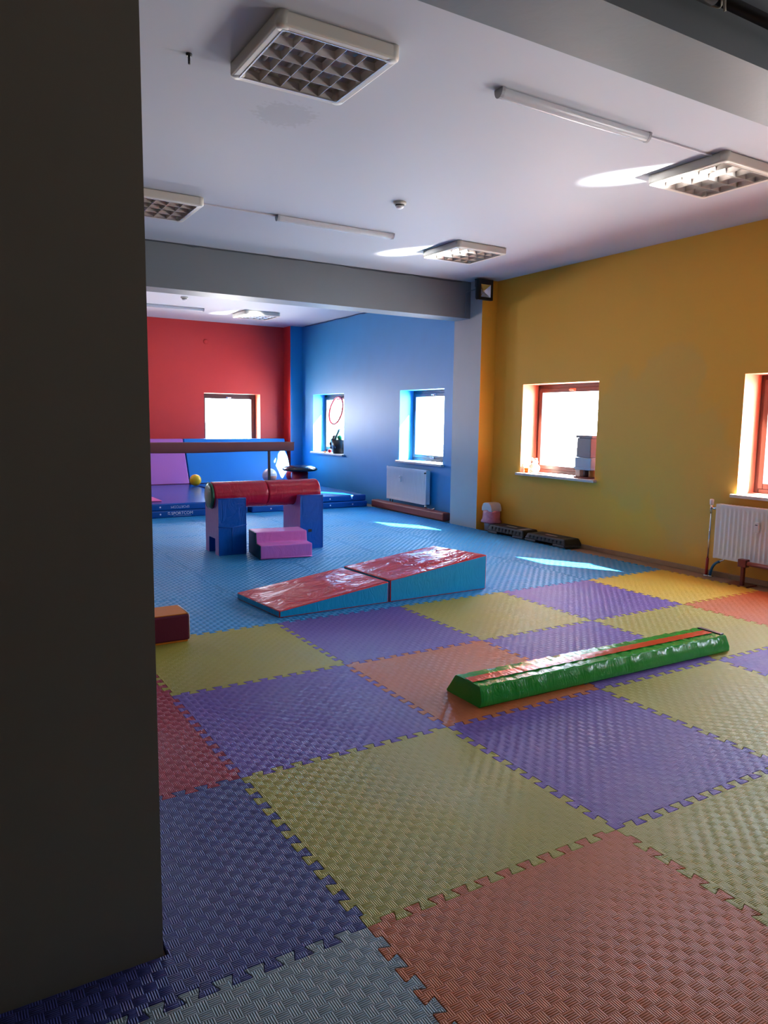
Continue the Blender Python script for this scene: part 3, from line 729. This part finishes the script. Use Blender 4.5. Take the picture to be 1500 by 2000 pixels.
# pipework of radiator A
bm = B(); lathe(bm, [(0, 0), (.014, 0), (.018, .008), (.019, .05), (.012, .055), (0, .055)], 16, (5.225, 2.665, .655)); obj('valve_cap', bm, m_white, rA)
bm = B(); tube(bm, [(5.225, 2.665, .58), (5.225, 2.665, .66)], .011, 12); tube(bm, [(5.225, 2.59, .628), (5.225, 2.665, .628)], .009, 12); lathe(bm, [(0, -.02), (.015, -.018), (.015, .018), (0, .02)], 8, (5.225, 2.62, .628), 'Y'); obj('valve', bm, m_chrome, rA)
bm = B(); tube(bm, [(5.225, 2.665, .59), (5.226, 2.667, .35), (5.227, 2.672, .14)], .008, 10); obj('supply_pipe', bm, m_chrome, rA)
bm = B(); tube(bm, [(5.227, 2.672, .15), (5.228, 2.676, -.02)], .0135, 12); obj('red_sleeve', bm, m_pipeR, rA)
bm = B(); tube(bm, bez((5.235, 2.64, -.02), (5.235, 2.64, .06), (5.232, 2.60, .12), (5.232, 2.55, .135), 10), .0125, 12); obj('blue_sleeve', bm, m_pipeB, rA)
bm = B(); tube(bm, bez((5.232, 2.56, .132), (5.232, 2.52, .15), (5.232, 2.5, .155), (5.232, 2.5, .18), 6), .008, 10); obj('return_pipe', bm, m_chrome, rA)
bm = B(); lathe(bm, [(0, 0), (.03, 0), (.022, .01), (.015, .012), (0, .012)], 16, (5.228, 2.676, -.02)); lathe(bm, [(0, 0), (.03, 0), (.022, .01), (.015, .012), (0, .012)], 16, (5.235, 2.635, -.02)); obj('floor_rosette', bm, m_chrome, rA)
# fittings of radiator B
bm = B(); box(bm, 5.20, 5.22, 8.445, 8.475, .63, .675, bev=.005); obj('valve_cap', bm, m_white, rB)
bm = B(); lathe(bm, [(0, -.02), (.012, -.018), (.012, .018), (0, .02)], 10, (5.182, 7.345, .63), 'X'); obj('air_vent', bm, m_black, rB)
bm = B(); lathe(bm, [(0, 0), (.022, 0), (.026, .03), (.018, .05), (0, .05)], 16, (5.215, 7.36, .11)); tube(bm, bez((5.225, 7.36, .12), (5.23, 7.33, .1), (5.24, 7.22, .09), (5.25, 7.18, .13)), .009, 8); obj('valve', bm, m_chrome, rB)
bm = B(); tube(bm, [(5.23, 8.40, .16), (5.23, 8.40, -.02)], .009, 8); tube(bm, bez((5.24, 8.34, .15), (5.24, 8.34, .08), (5.24, 8.38, .05), (5.24, 8.38, -.02)), .008, 8); obj('supply_pipe', bm, m_dpipe, rB)
# brown rail stand
t = empty('ballet_bar', (5.12, 2.25, -.02)); tag(t, 'brown metal floor stand carrying a low brown rail in front of the radiator', 'bar stand')
bm = B(); box(bm, 5.03, 5.225, 2.16, 2.37, -.02, -.008, bev=.003); obj('base_plate', bm, m_rust, t)
bm = B(); box(bm, 5.085, 5.115, 2.21, 2.24, -.01, .20, bev=.003); obj('post', bm, m_rust, t)
bm = B(); box(bm, 5.07, 5.13, 2.185, 2.265, .155, .225, bev=.006); obj('clamp', bm, m_rust, t)
bm = B(); tube(bm, [(5.10, 2.27, .19), (5.10, .4, .19)], .02, 16); obj('rail', bm, m_brick, t)
bm = B(); box(bm, 5.085, 5.115, .5, .53, -.02, .18, bev=.003); obj('post', bm, m_rust, t)

# ================================================================== bin, aerobic steps
t = empty('pedal_bin', (5.165, 5.79, -.02)); tag(t, 'small swing-top bin with white lid and pink bag in the corner by the column', 'bin')
def rr_lathe(bm, prof, cx, cy, sx, sy, n=28, pw=3.2, mi=0, jit=0):
    rings = []
    for r, z in prof:
        ring = []
        for k in range(n):
            a = 2*PI*k/n; c, s = math.cos(a), math.sin(a)
            q = (abs(c)**pw+abs(s)**pw)**(-1/pw)*(r+random.uniform(-jit, jit))
            ring.append(bm.verts.new((cx+sx*q*c, cy+sy*q*s, z+random.uniform(-jit, jit)*.1)))
        rings.append(ring)
    for A_, B_ in zip(rings, rings[1:]):
        for k in range(n):
            f = bm.faces.new((A_[k], A_[(k+1) % n], B_[(k+1) % n], B_[k])); f.smooth = True; f.material_index = mi
    bm.faces.new(rings[0][::-1]).material_index = mi; bm.faces.new(rings[-1]).material_index = mi
bm = B(); rr_lathe(bm, [(.8, -.002), (.82, .01), (1.0, .26)], 5.165, 5.79, .085, .105); obj('bin_body', bm, m_binP, t)
bm = B(); rr_lathe(bm, [(1.2, .10), (1.25, .115), (1.07, .15), (1.06, .20), (1.05, .235), (1.0, .262)], 5.165, 5.79, .085, .105, jit=.045); obj('bin_bag', bm, m_bag, t)
bm = B(); 
poly = [(5.69, .25), (5.89, .25), (5.89, .29), (5.865, .345), (5.835, .36), (5.75, .36), (5.715, .345), (5.69, .29)]
prism(bm, poly, 0, 5.08, 5.25, 0, bev=.008); obj('bin_lid', bm, m_binL, t)
def stepper(x0, x1, y0, y1, h, label):
    t = empty('step_platform', ((x0+x1)/2, (y0+y1)/2, 0)); tag(t, label, 'step platform', 'black aerobic steps')
    bm = B(); hexa(bm, [(x0, y0, .028), (x1, y0, .028), (x1, y1, .028), (x0, y1, .028), (x0+.02, y0+.03, h), (x1-.02, y0+.03, h), (x1-.02, y1-.03, h), (x0+.02, y1-.03, h)], .012, 0, 0)
    for k in range(9):
        y = y0+.08+(y1-y0-.16)*k/8; box(bm, x0+.002, x0+.012, y-.012, y+.012, .035, h-.02)
    obj('platform', bm, m_blackm, t)
    for y in (y0+.1, y1-.1):
        bm = B(); box(bm, x0-.006, x1, y-.09, y+.09, .001, .030, bev=.008); obj('foot', bm, mat('grey_foot', (62, 64, 72), .5), t)
    bm = B(); box(bm, x0+.05, x1-.05, y0+.12, y1-.12, h, h+.002); obj('grip_surface', bm, mat('rubber_grip', (30, 28, 30), .7, bump=.3, bs=150, bdist=.002), t)
    bm = B(); box(bm, x0+.10, x0+.13, (y0+y1)/2-.09, (y0+y1)/2+.09, h+.002, h+.0035); obj('sticker', bm, mat('pale_sticker', (176, 160, 152), .5), t)
    return t
s1 = stepper(5.00, 5.27, 4.99, 5.66, .105, 'black step platform nearest the bin')
s2 = stepper(5.00, 5.27, 4.30, 4.965, .095, 'black step platform nearest the radiator on the yellow wall')
bm = B(); box(bm, 5.02, 5.2, 5.05, 5.12, .105, .1075); obj('sticker', bm, mat('pale_sticker_b', (150, 140, 140), .5), s1)

# ================================================================== ceiling things
def luminaire(cx, cy, label):
    t = empty('ceiling_luminaire', (cx, cy, H)); tag(t, label, 'ceiling light', 'square louvred ceiling lights'); return t
def build_lum(t):
    S = .315; z0, z1 = -.066, -.001; W = .044
    def bar(x0, x1, y0, y1):
        pass
    bm = B()
    # frame: four bevelled sides
    box(bm, -S+.03, S-.03, -S, -S+W, z0, z1, bev=.010, seg=3); box(bm, -S+.03, S-.03, S-W, S, z0, z1, bev=.010, seg=3)
    box(bm, -S, -S+W, -S+.03, S-.03, z0, z1, bev=.010, seg=3); box(bm, S-W, S, -S+.03, S-.03, z0, z1, bev=.010, seg=3)
    obj('frame', bm, m_offw, t, world=False)
    for sx in (-1, 1):
        for sy in (-1, 1):
            bm = B(); lathe(bm, [(0, z0-.001), (.026, z0-.001), (.033, z0+.004), (.036, z0+.012), (.036, z1), (0, z1)], 20, (sx*(S-.0345), sy*(S-.0345), 0)); obj('corner_cap', bm, m_offw, t, world=False)
    bm = B(); box(bm, -S+.02, S-.02, -S+.02, S-.02, -.008, -.001); obj('back_plate', bm, m_house, t, world=False)
    for k in range(4):
        x = -.2+.4*k/3; bm = B(); tube(bm, [(x, -.25, -.018), (x, .25, -.018)], .009, 12); obj('tube', bm, m_tube, t, world=False)
    bm = B(); I = S-W+.002; zt, zb = -.028, -.061
    for k in range(1, 5):   # blades running in depth
        x = -I+2*I*k/5; prism(bm, [(x-.009, zt), (x+.009, zt), (x+.0012, zb), (x-.0012, zb)], 1, -I, I)
    for k in range(1, 4):
        y = -I+2*I*k/4; prism(bm, [(y-.012, zt), (y+.012, zt), (y+.0012, zb), (y-.0012, zb)], 0, -I, I)
    for s in (-1, 1):
        prism(bm, [(s*I, zt), (s*(I-.01), zt), (s*I, zb)], 1, -I, I); prism(bm, [(s*I, zt), (s*(I-.012), zt), (s*I, zb)], 0, -I, I)
    obj('louver', bm, m_alu, t, world=False)
    bm = B()
    for s in (-1, 1):
        box(bm, s*I-.004, s*I+.004, -I, I, z0-.002, z0+.006); box(bm, -I, I, s*I-.004, s*I+.004, z0-.002, z0+.006)
    obj('inner_trim', bm, m_alu, t, world=False)
lum = luminaire(.72, 1.86, 'square louvred ceiling light nearest the viewer, beside the bare ceiling hook'); build_lum(lum)
for x, y, l in [(3.84, 1.86, 'square louvred ceiling light at the upper right edge'), (3.87, 4.79, 'square louvred ceiling light near the column and floodlight'),
                (.70, 4.80, 'square louvred ceiling light half hidden by the pillar'), (3.86, 10.62, 'square louvred ceiling light seen under the far beam')]:
    c = copy_tree(lum); c.location = (x, y, H); c['label'] = l
def batten(x0, x1, y, label):
    t = empty('tube_light', ((x0+x1)/2, y, H)); tag(t, label, 'tube light', 'slim tube lights')
    bm = B(); box(bm, x0+.02, x1-.02, y-.018, y+.018, H-.016, H-.001, bev=.003); obj('housing', bm, m_white, t)
    bm = B(); tube(bm, [(x0+.02, y, H-.030), ((x0+x1)/2, y, H-.032), (x1-.02, y, H-.030)], .013, 14); obj('tube', bm, m_tube, t)
    bm = B(); n = 8; prev = None
    for k in range(n+1):
        a = PI+PI*k/n; p = (y+.034*math.cos(a), H-.006+.044*math.sin(a))
        v = [bm.verts.new((x0+.015, *p)), bm.verts.new(((x0+x1)/2, p[0], p[1]-.003)), bm.verts.new((x1-.015, *p))]
        if prev:
            for i in range(2): bm.faces.new((prev[i], prev[i+1], v[i+1], v[i])).smooth = True
        prev = v
    obj('diffuser', bm, m_clear, t)
    for x in (x0, x1-.02):
        bm = B(); prism(bm, [(y+.036*math.cos(PI+PI*k/8), H-.004+.048*math.sin(PI+PI*k/8)) for k in range(9)]+[(y+.036, H-.001), (y-.036, H-.001)], 0, x, x+.02); obj('end_cap', bm, mat('grey_cap', (150, 152, 158), .4), t)
batten(1.715, 2.895, 1.65, 'slim tube light on the ceiling near the large near beam')
batten(1.71, 2.91, 4.65, 'slim tube light left of the smoke detector, before the far beam')
batten(1.75, 2.95, 10.62, 'slim tube light seen under the far beam, above the red wall')
def duct(pts, label):
    bm = B()
    for a, b in zip(pts, pts[1:]):
        x0, x1 = sorted((a[0], b[0])); y0, y1 = sorted((a[1], b[1])); box(bm, x0-.006, x1+.006, y0-.006, y1+.006, H-.011, H-.001)
    o = obj('cable_duct', bm, m_cable, loc=(pts[0][0], pts[0][1], H-.011)); tag(o, label, 'cable duct')
duct([(2.902, 1.655), (3.518, 1.655)], 'white cable duct from near tube light to the right louvred light')
duct([(1.022, 4.655), (1.703, 4.655)], 'white cable duct leaving the louvred light half hidden by the pillar')
def smoke(x, y, label):
    t = empty('smoke_detector', (x, y, H)); tag(t, label, 'smoke detector')
    bm = B(); lathe(bm, [(0, -.022), (.045, -.022), (.052, -.016), (.054, -.001), (0, -.001)], 28, (x, y, H)); obj('mount', bm, m_offw, t)
    bm = B(); lathe(bm, [(0, -.030), (.038, -.030), (.038, -.021), (0, -.021)], 28, (x, y, H)); obj('sensor_ring', bm, m_dpipe, t)
    bm = B(); lathe(bm, [(0, -.052), (.018, -.051), (.028, -.046), (.033, -.038), (.034, -.030), (0, -.030)], 28, (x, y, H)); obj('sensor_head', bm, m_white, t)
smoke(2.40, 3.72, 'round white smoke detector on the ceiling before the far beam')
smoke(2.34, 9.62, 'round white smoke detector on the ceiling beyond the far beam')
t = empty('ceiling_hook', (.203, 2.174, H)); tag(t, 'small dark bolt hook sticking out of the ceiling left of the near light', 'hook')
bm = B(); lathe(bm, [(0, -.010), (.014, -.010), (.016, -.004), (.016, -.001), (0, -.001)], 12, (.203, 2.174, H)); obj('washer', bm, m_dpipe, t)
bm = B(); tube(bm, [(.203, 2.174, H-.005), (.203, 2.174, H-.048)], .006, 8); obj('bolt', bm, m_dpipe, t)
# floodlight at the column top
t = empty('floodlight', (5.02, 5.9, 3.03)); tag(t, 'black square floodlight with pyramid reflector at the top of the column', 'floodlight')
bm = B(); hexa(bm, [(-.115, .0, -.13), (.115, .0, -.13), (.10, .045, -.11), (-.10, .045, -.11), (-.115, .0, .12), (.115, .0, .12), (.10, .045, .10), (-.10, .045, .10)], .008, 0, 0)
b = B(); me_ = None
obj('lamp_housing', bm, m_black, t, world=False)
bm = B()
box(bm, -.115, -.075, -.045, .001, -.13, .12, bev=.003); box(bm, .075, .115, -.045, .001, -.13, .12, bev=.003); box(bm, -.076, .076, -.045, .001, -.13, -.095, bev=.003); box(bm, -.076, .076, -.045, .001, .055, .12, bev=.003)
obj('front_frame', bm, m_black, t, world=False)
bm = B(); o4 = [(-.076, -.034, -.096), (.076, -.034, -.096), (.076, -.034, .056), (-.076, -.034, .056)]; i4 = [(-.012, 0, -.032), (.012, 0, -.032), (.012, 0, -.008), (-.012, 0, -.008)]
# the reflector is sunk: frame front at y=-.045, centre at -.031
vo = [bm.verts.new((x, -.0445, z)) for x, y, z in o4]; vi = [bm.verts.new((x, -.004, z)) for x, y, z in i4]
for k in range(4): bm.faces.new((vo[k], vo[(k+1) % 4], vi[(k+1) % 4], vi[k]))
bm.faces.new(vi); obj('reflector', bm, m_mirror, t, world=False)
bm = B(); box(bm, -.010, .010, -.0065, -.0045, -.030, -.010); obj('led_chip', bm, mat('led_chip', (160, 140, 110), .4), t, world=False)
bm = B(); box(bm, -.10, .10, .02, .06, .118, .128, bev=.002); box(bm, -.10, -.092, .0, .05, .03, .128); box(bm, .092, .10, .0, .05, .03, .128); box(bm, .05, .09, .05, .0695, .05, .12); obj('bracket', bm, m_black, t, world=False)
bm = B(); tube(bm, [(4.965, 5.975, 3.04), (4.970, 6.10, 3.04), (4.975, 6.205, 3.035), (4.975, 6.205, 2.72)], .006, 8); o = obj('power_cable', bm, m_gray, loc=(4.97, 6.2, 3.03)); tag(o, 'thin grey cable running down the beam corner from the floodlight', 'cable')
# dark pipe by near beam
t = empty('ceiling_pipe', (1.5, .085, 2.83)); tag(t, 'dark pipe running along the near beam at the top right', 'pipe')
bm = B(); tube(bm, [(.6, .088, 2.838), (5.29, .088, 2.838)], .021, 16); obj('pipe_run', bm, m_dpipe, t)
bm = B(); tube(bm, [(1.10, .088, 2.838), (1.36, .088, 2.838)], .031, 16); obj('coupling', bm, m_dpipe, t)
bm = B(); tube(bm, [(1.385+.012*math.sin(3*a), .088+.026*math.cos(a), 2.838+.026*math.sin(a)) for a in [k*2*PI/20 for k in range(21)]], .0035, 6); tube(bm, [(1.385, .063, 2.822), (1.382, .06, 2.80), (1.388, .062, 2.785)], .005, 6); obj('tie', bm, m_string, t)
# junction plate on red wall
bm = B(); lathe(bm, [(0, -.012), (.035, -.011), (.045, -.004), (.046, 0), (0, 0)], 24, (3.48, 12.198, 2.80), 'Y'); o = obj('junction_cover', bm, m_red, loc=(3.48, 12.198, 2.8)); tag(o, 'round junction cover painted red high on the red wall', 'junction box')

# ================================================================== things on the sills
ZS = WZ0+.0255
def tub(name, x, y, z0, z1, sx, sy, m, label, cat, lid=None, taper=.9, group=None):
    t = empty(name, (x, y, z0)); tag(t, label, cat, group)
    bm = B(); hexa(bm, [(x-sx*taper, y-sy*taper, z0+.0005), (x+sx*taper, y-sy*taper, z0+.0005), (x+sx*taper, y+sy*taper, z0+.0005), (x-sx*taper, y+sy*taper, z0+.0005), (x-sx, y-sy, z1), (x+sx, y-sy, z1), (x+sx, y+sy, z1), (x-sx, y+sy, z1)], .008, 0, 0); obj('tub_body', bm, m, t)
    if lid:
        bm = B(); box(bm, x-sx-.008, x+sx+.008, y-sy-.008, y+sy+.008, z1, z1+.022, bev=.004); obj('lid', bm, lid, t)
    return t

# stack of tubs at the right of window 2
XS = 5.40
bm = B(); box(bm, XS-.09, XS+.09, 4.30, 4.52, ZS, ZS+.018, bev=.004); o = obj('tray', bm, m_rust, loc=(XS, 4.45, ZS)); tag(o, 'dark brown tray under the stack of tubs on the sill', 'tray')
bm = B(); box(bm, XS-.07, XS+.06, 4.445, 4.515, ZS+.0185, ZS+.094, bev=.003); o = obj('card_box', bm, m_card, loc=(XS, 4.54, ZS+.018)); tag(o, 'small cream card box on the brown tray', 'box')
bm = B(); lathe(bm, [(0, 0), (.04, 0), (.042, .01), (.042, .065), (.038, .074), (0, .074)], 20, (XS-.01, 4.395, ZS+.0188)); o = obj('jar', bm, m_brown, loc=(XS, 4.45, ZS+.018)); tag(o, 'dark brown jar between the cream box and the ochre jar', 'jar')
bm = B(); lathe(bm, [(0, 0), (.036, 0), (.038, .01), (.038, .065), (.034, .074), (0, .074)], 20, (XS-.01, 4.316, ZS+.0188)); o = obj('jar', bm, mat('ochre_jar', (150, 112, 40), .3), loc=(XS, 4.37, ZS+.018)); tag(o, 'ochre yellow jar under the right side of the pale blue tub', 'jar')
t = tub('storage_tub', XS, 4.395, ZS+.0945, ZS+.235, .085, .125, m_bluep, 'pale blue plastic tub, middle of the stack on the sill', 'tub', None, .97)
bm = B(); box(bm, XS-.092, XS+.092, 4.262, 4.528, ZS+.115, ZS+.128, bev=.003); obj('rim', bm, m_bluep, t)
t = tub('storage_tub', XS, 4.395, ZS+.2365, ZS+.455, .078, .105, m_greyp, 'grey plastic container with ridged lid, top of the stack on the sill', 'tub', None, 1.04)
bm = B(); box(bm, XS-.082, XS+.082, 4.27, 4.52, ZS+.456, ZS+.487, bev=.004)
for k in range(12): box(bm, XS-.085, XS-.081, 4.28+k*.02, 4.288+k*.02, ZS+.462, ZS+.48)
obj('lid', bm, m_greyp, t)
# plush toy and cup, left corner of window 2
t = empty('plush_toy', (5.40, 5.28, ZS)); tag(t, 'small white plush toy sitting in the sunny corner of the sill', 'toy')
bm = B()
sphere(bm, (5.41, 5.27, ZS+.058), .058, sc=(.9, 1.1, 1)); sphere(bm, (5.40, 5.28, ZS+.135), .045, sc=(1, 1.1, .9))
for s in (-1, 1):
    sphere(bm, (5.40, 5.28+s*.036, ZS+.172), .015); sphere(bm, (5.375, 5.27+s*.045, ZS+.022), .022, sc=(1.3, 1, .9)); sphere(bm, (5.38, 5.27+s*.058, ZS+.075), .018, sc=(1, .9, 1.5))
obj('plush_body', bm, mat('cream_plush', (222, 205, 190), .9, bump=.5, bs=120, bdist=.004), t)
for s in (-1, 1):
    bm = B(); sphere(bm, (5.358, 5.272+s*.016, ZS+.142), .005); obj('eye', bm, m_black, t)
bm = B(); sphere(bm, (5.353, 5.272, ZS+.128), .007); obj('nose', bm, m_brown, t)
bm = B(); lathe(bm, [(0, 0), (.022, 0), (.028, .055), (.025, .055), (.02, .004), (0, .004)], 18, (5.36, 5.375, ZS+.0008)); o = obj('cup', bm, m_orangeV, loc=(5.36, 5.375, ZS)); tag(o, 'tiny orange cup beside the white plush toy', 'cup')
bm = B(); tube(bm, [(5.34, 5.20, ZS+.006), (5.36, 5.05, ZS+.006)], .005, 8); o = obj('pencil', bm, m_brown, loc=(5.35, 5.12, ZS)); tag(o, 'brown pencil lying on the sill of the middle yellow-wall window', 'pencil')
# window 4: hoop, bag, toys
bm = B(); cen = Vector((5.44, 10.69, 1.555)); rad = .25
tube(bm, [cen+Vector((.05*math.sin(a)+.0, rad*math.cos(a), rad*math.sin(a))) for a in [k*2*PI/48 for k in range(49)]], .017, 10, cap=False)
o = obj('toy_hoop', bm, mat('hoop_red', (186, 14, 28), .4), loc=tuple(cen)); tag(o, 'red plastic hoop hanging in the left blue-wall window', 'hoop')
t = empty('toy_bucket', (5.40, 10.53, ZS)); tag(t, 'black bucket with pale print, crammed with toys, on the blue-wall sill', 'bucket')
bm = B(); lathe(bm, [(0, 0), (.12, 0), (.155, .25), (.15, .25), (.116, .006), (0, .006)], 28, (5.415, 10.50, ZS+.0008)); obj('bucket_body', bm, m_black, t)
bm = B()
for k in range(6):
    a = PI+.5-k*.22; tube(bm, [(5.415+.139*math.cos(a), 10.50+.139*math.sin(a), ZS+.10+.012*(k % 2)), (5.415+.144*math.cos(a), 10.50+.144*math.sin(a), ZS+.13+.02*(k % 3))], .003, 6)
obj('bucket_print', bm, m_textu, t)
bm = B(); sphere(bm, (5.40, 10.46, ZS+.29), .05); o = obj('toy_ball', bm, m_gball, loc=(5.40, 10.46, ZS+.24)); tag(o, 'green ball on top of the black bucket', 'ball')
bm = B(); tube(bm, [(5.40, 10.64, ZS+.16), (5.39, 10.62, ZS+.27), (5.39, 10.55, ZS+.34), (5.38, 10.44, ZS+.44)], [.02, .032, .02, .026], 12); o = obj('toy_racket', bm, mat('grey_green_plastic', (90, 112, 108), .4), loc=(5.39, 10.55, ZS+.16)); tag(o, 'grey-green handle sticking up out of the black bucket', 'toy')
bm = B()
for c, r in (((5.38, 10.67, ZS+.23), .055), ((5.37, 10.71, ZS+.17), .05), ((5.39, 10.65, ZS+.29), .042), ((5.37, 10.72, ZS+.11), .036)): sphere(bm, c, r, n=16)
o = obj('plush_toy', bm, mat('brown_plush', (96, 62, 62), .9, bump=.5, bs=90, bdist=.004), loc=(5.4, 10.66, ZS+.1)); tag(o, 'brown plush toy slumped over the left edge of the black bucket', 'toy')
bm = B(); sphere(bm, (5.36, 10.79, ZS+.036), .035, sc=(1, 1.5, 1)); o = obj('toy_car', bm, m_rball, loc=(5.36, 10.79, ZS)); tag(o, 'small red toy on the sill left of the black bucket', 'toy')
bm = B(); sphere(bm, (5.30, 10.86, ZS+.016), .015, sc=(1, 3, 1)); sphere(bm, (5.31, 10.93, ZS+.013), .012, sc=(1, 2.4, 1)); o = obj('toy_figure', bm, m_orangeV, loc=(5.3, 10.88, ZS)); tag(o, 'little orange toy lying at the front edge of the blue-wall sill', 'toy')
bm = B(); sphere(bm, (5.29, 11.29, ZS+.013), .012, sc=(1, 4, 1)); o = obj('toy_brick', bm, m_brown, loc=(5.29, 11.29, ZS)); tag(o, 'dark reddish toy at the far left end of the blue-wall sill', 'toy')
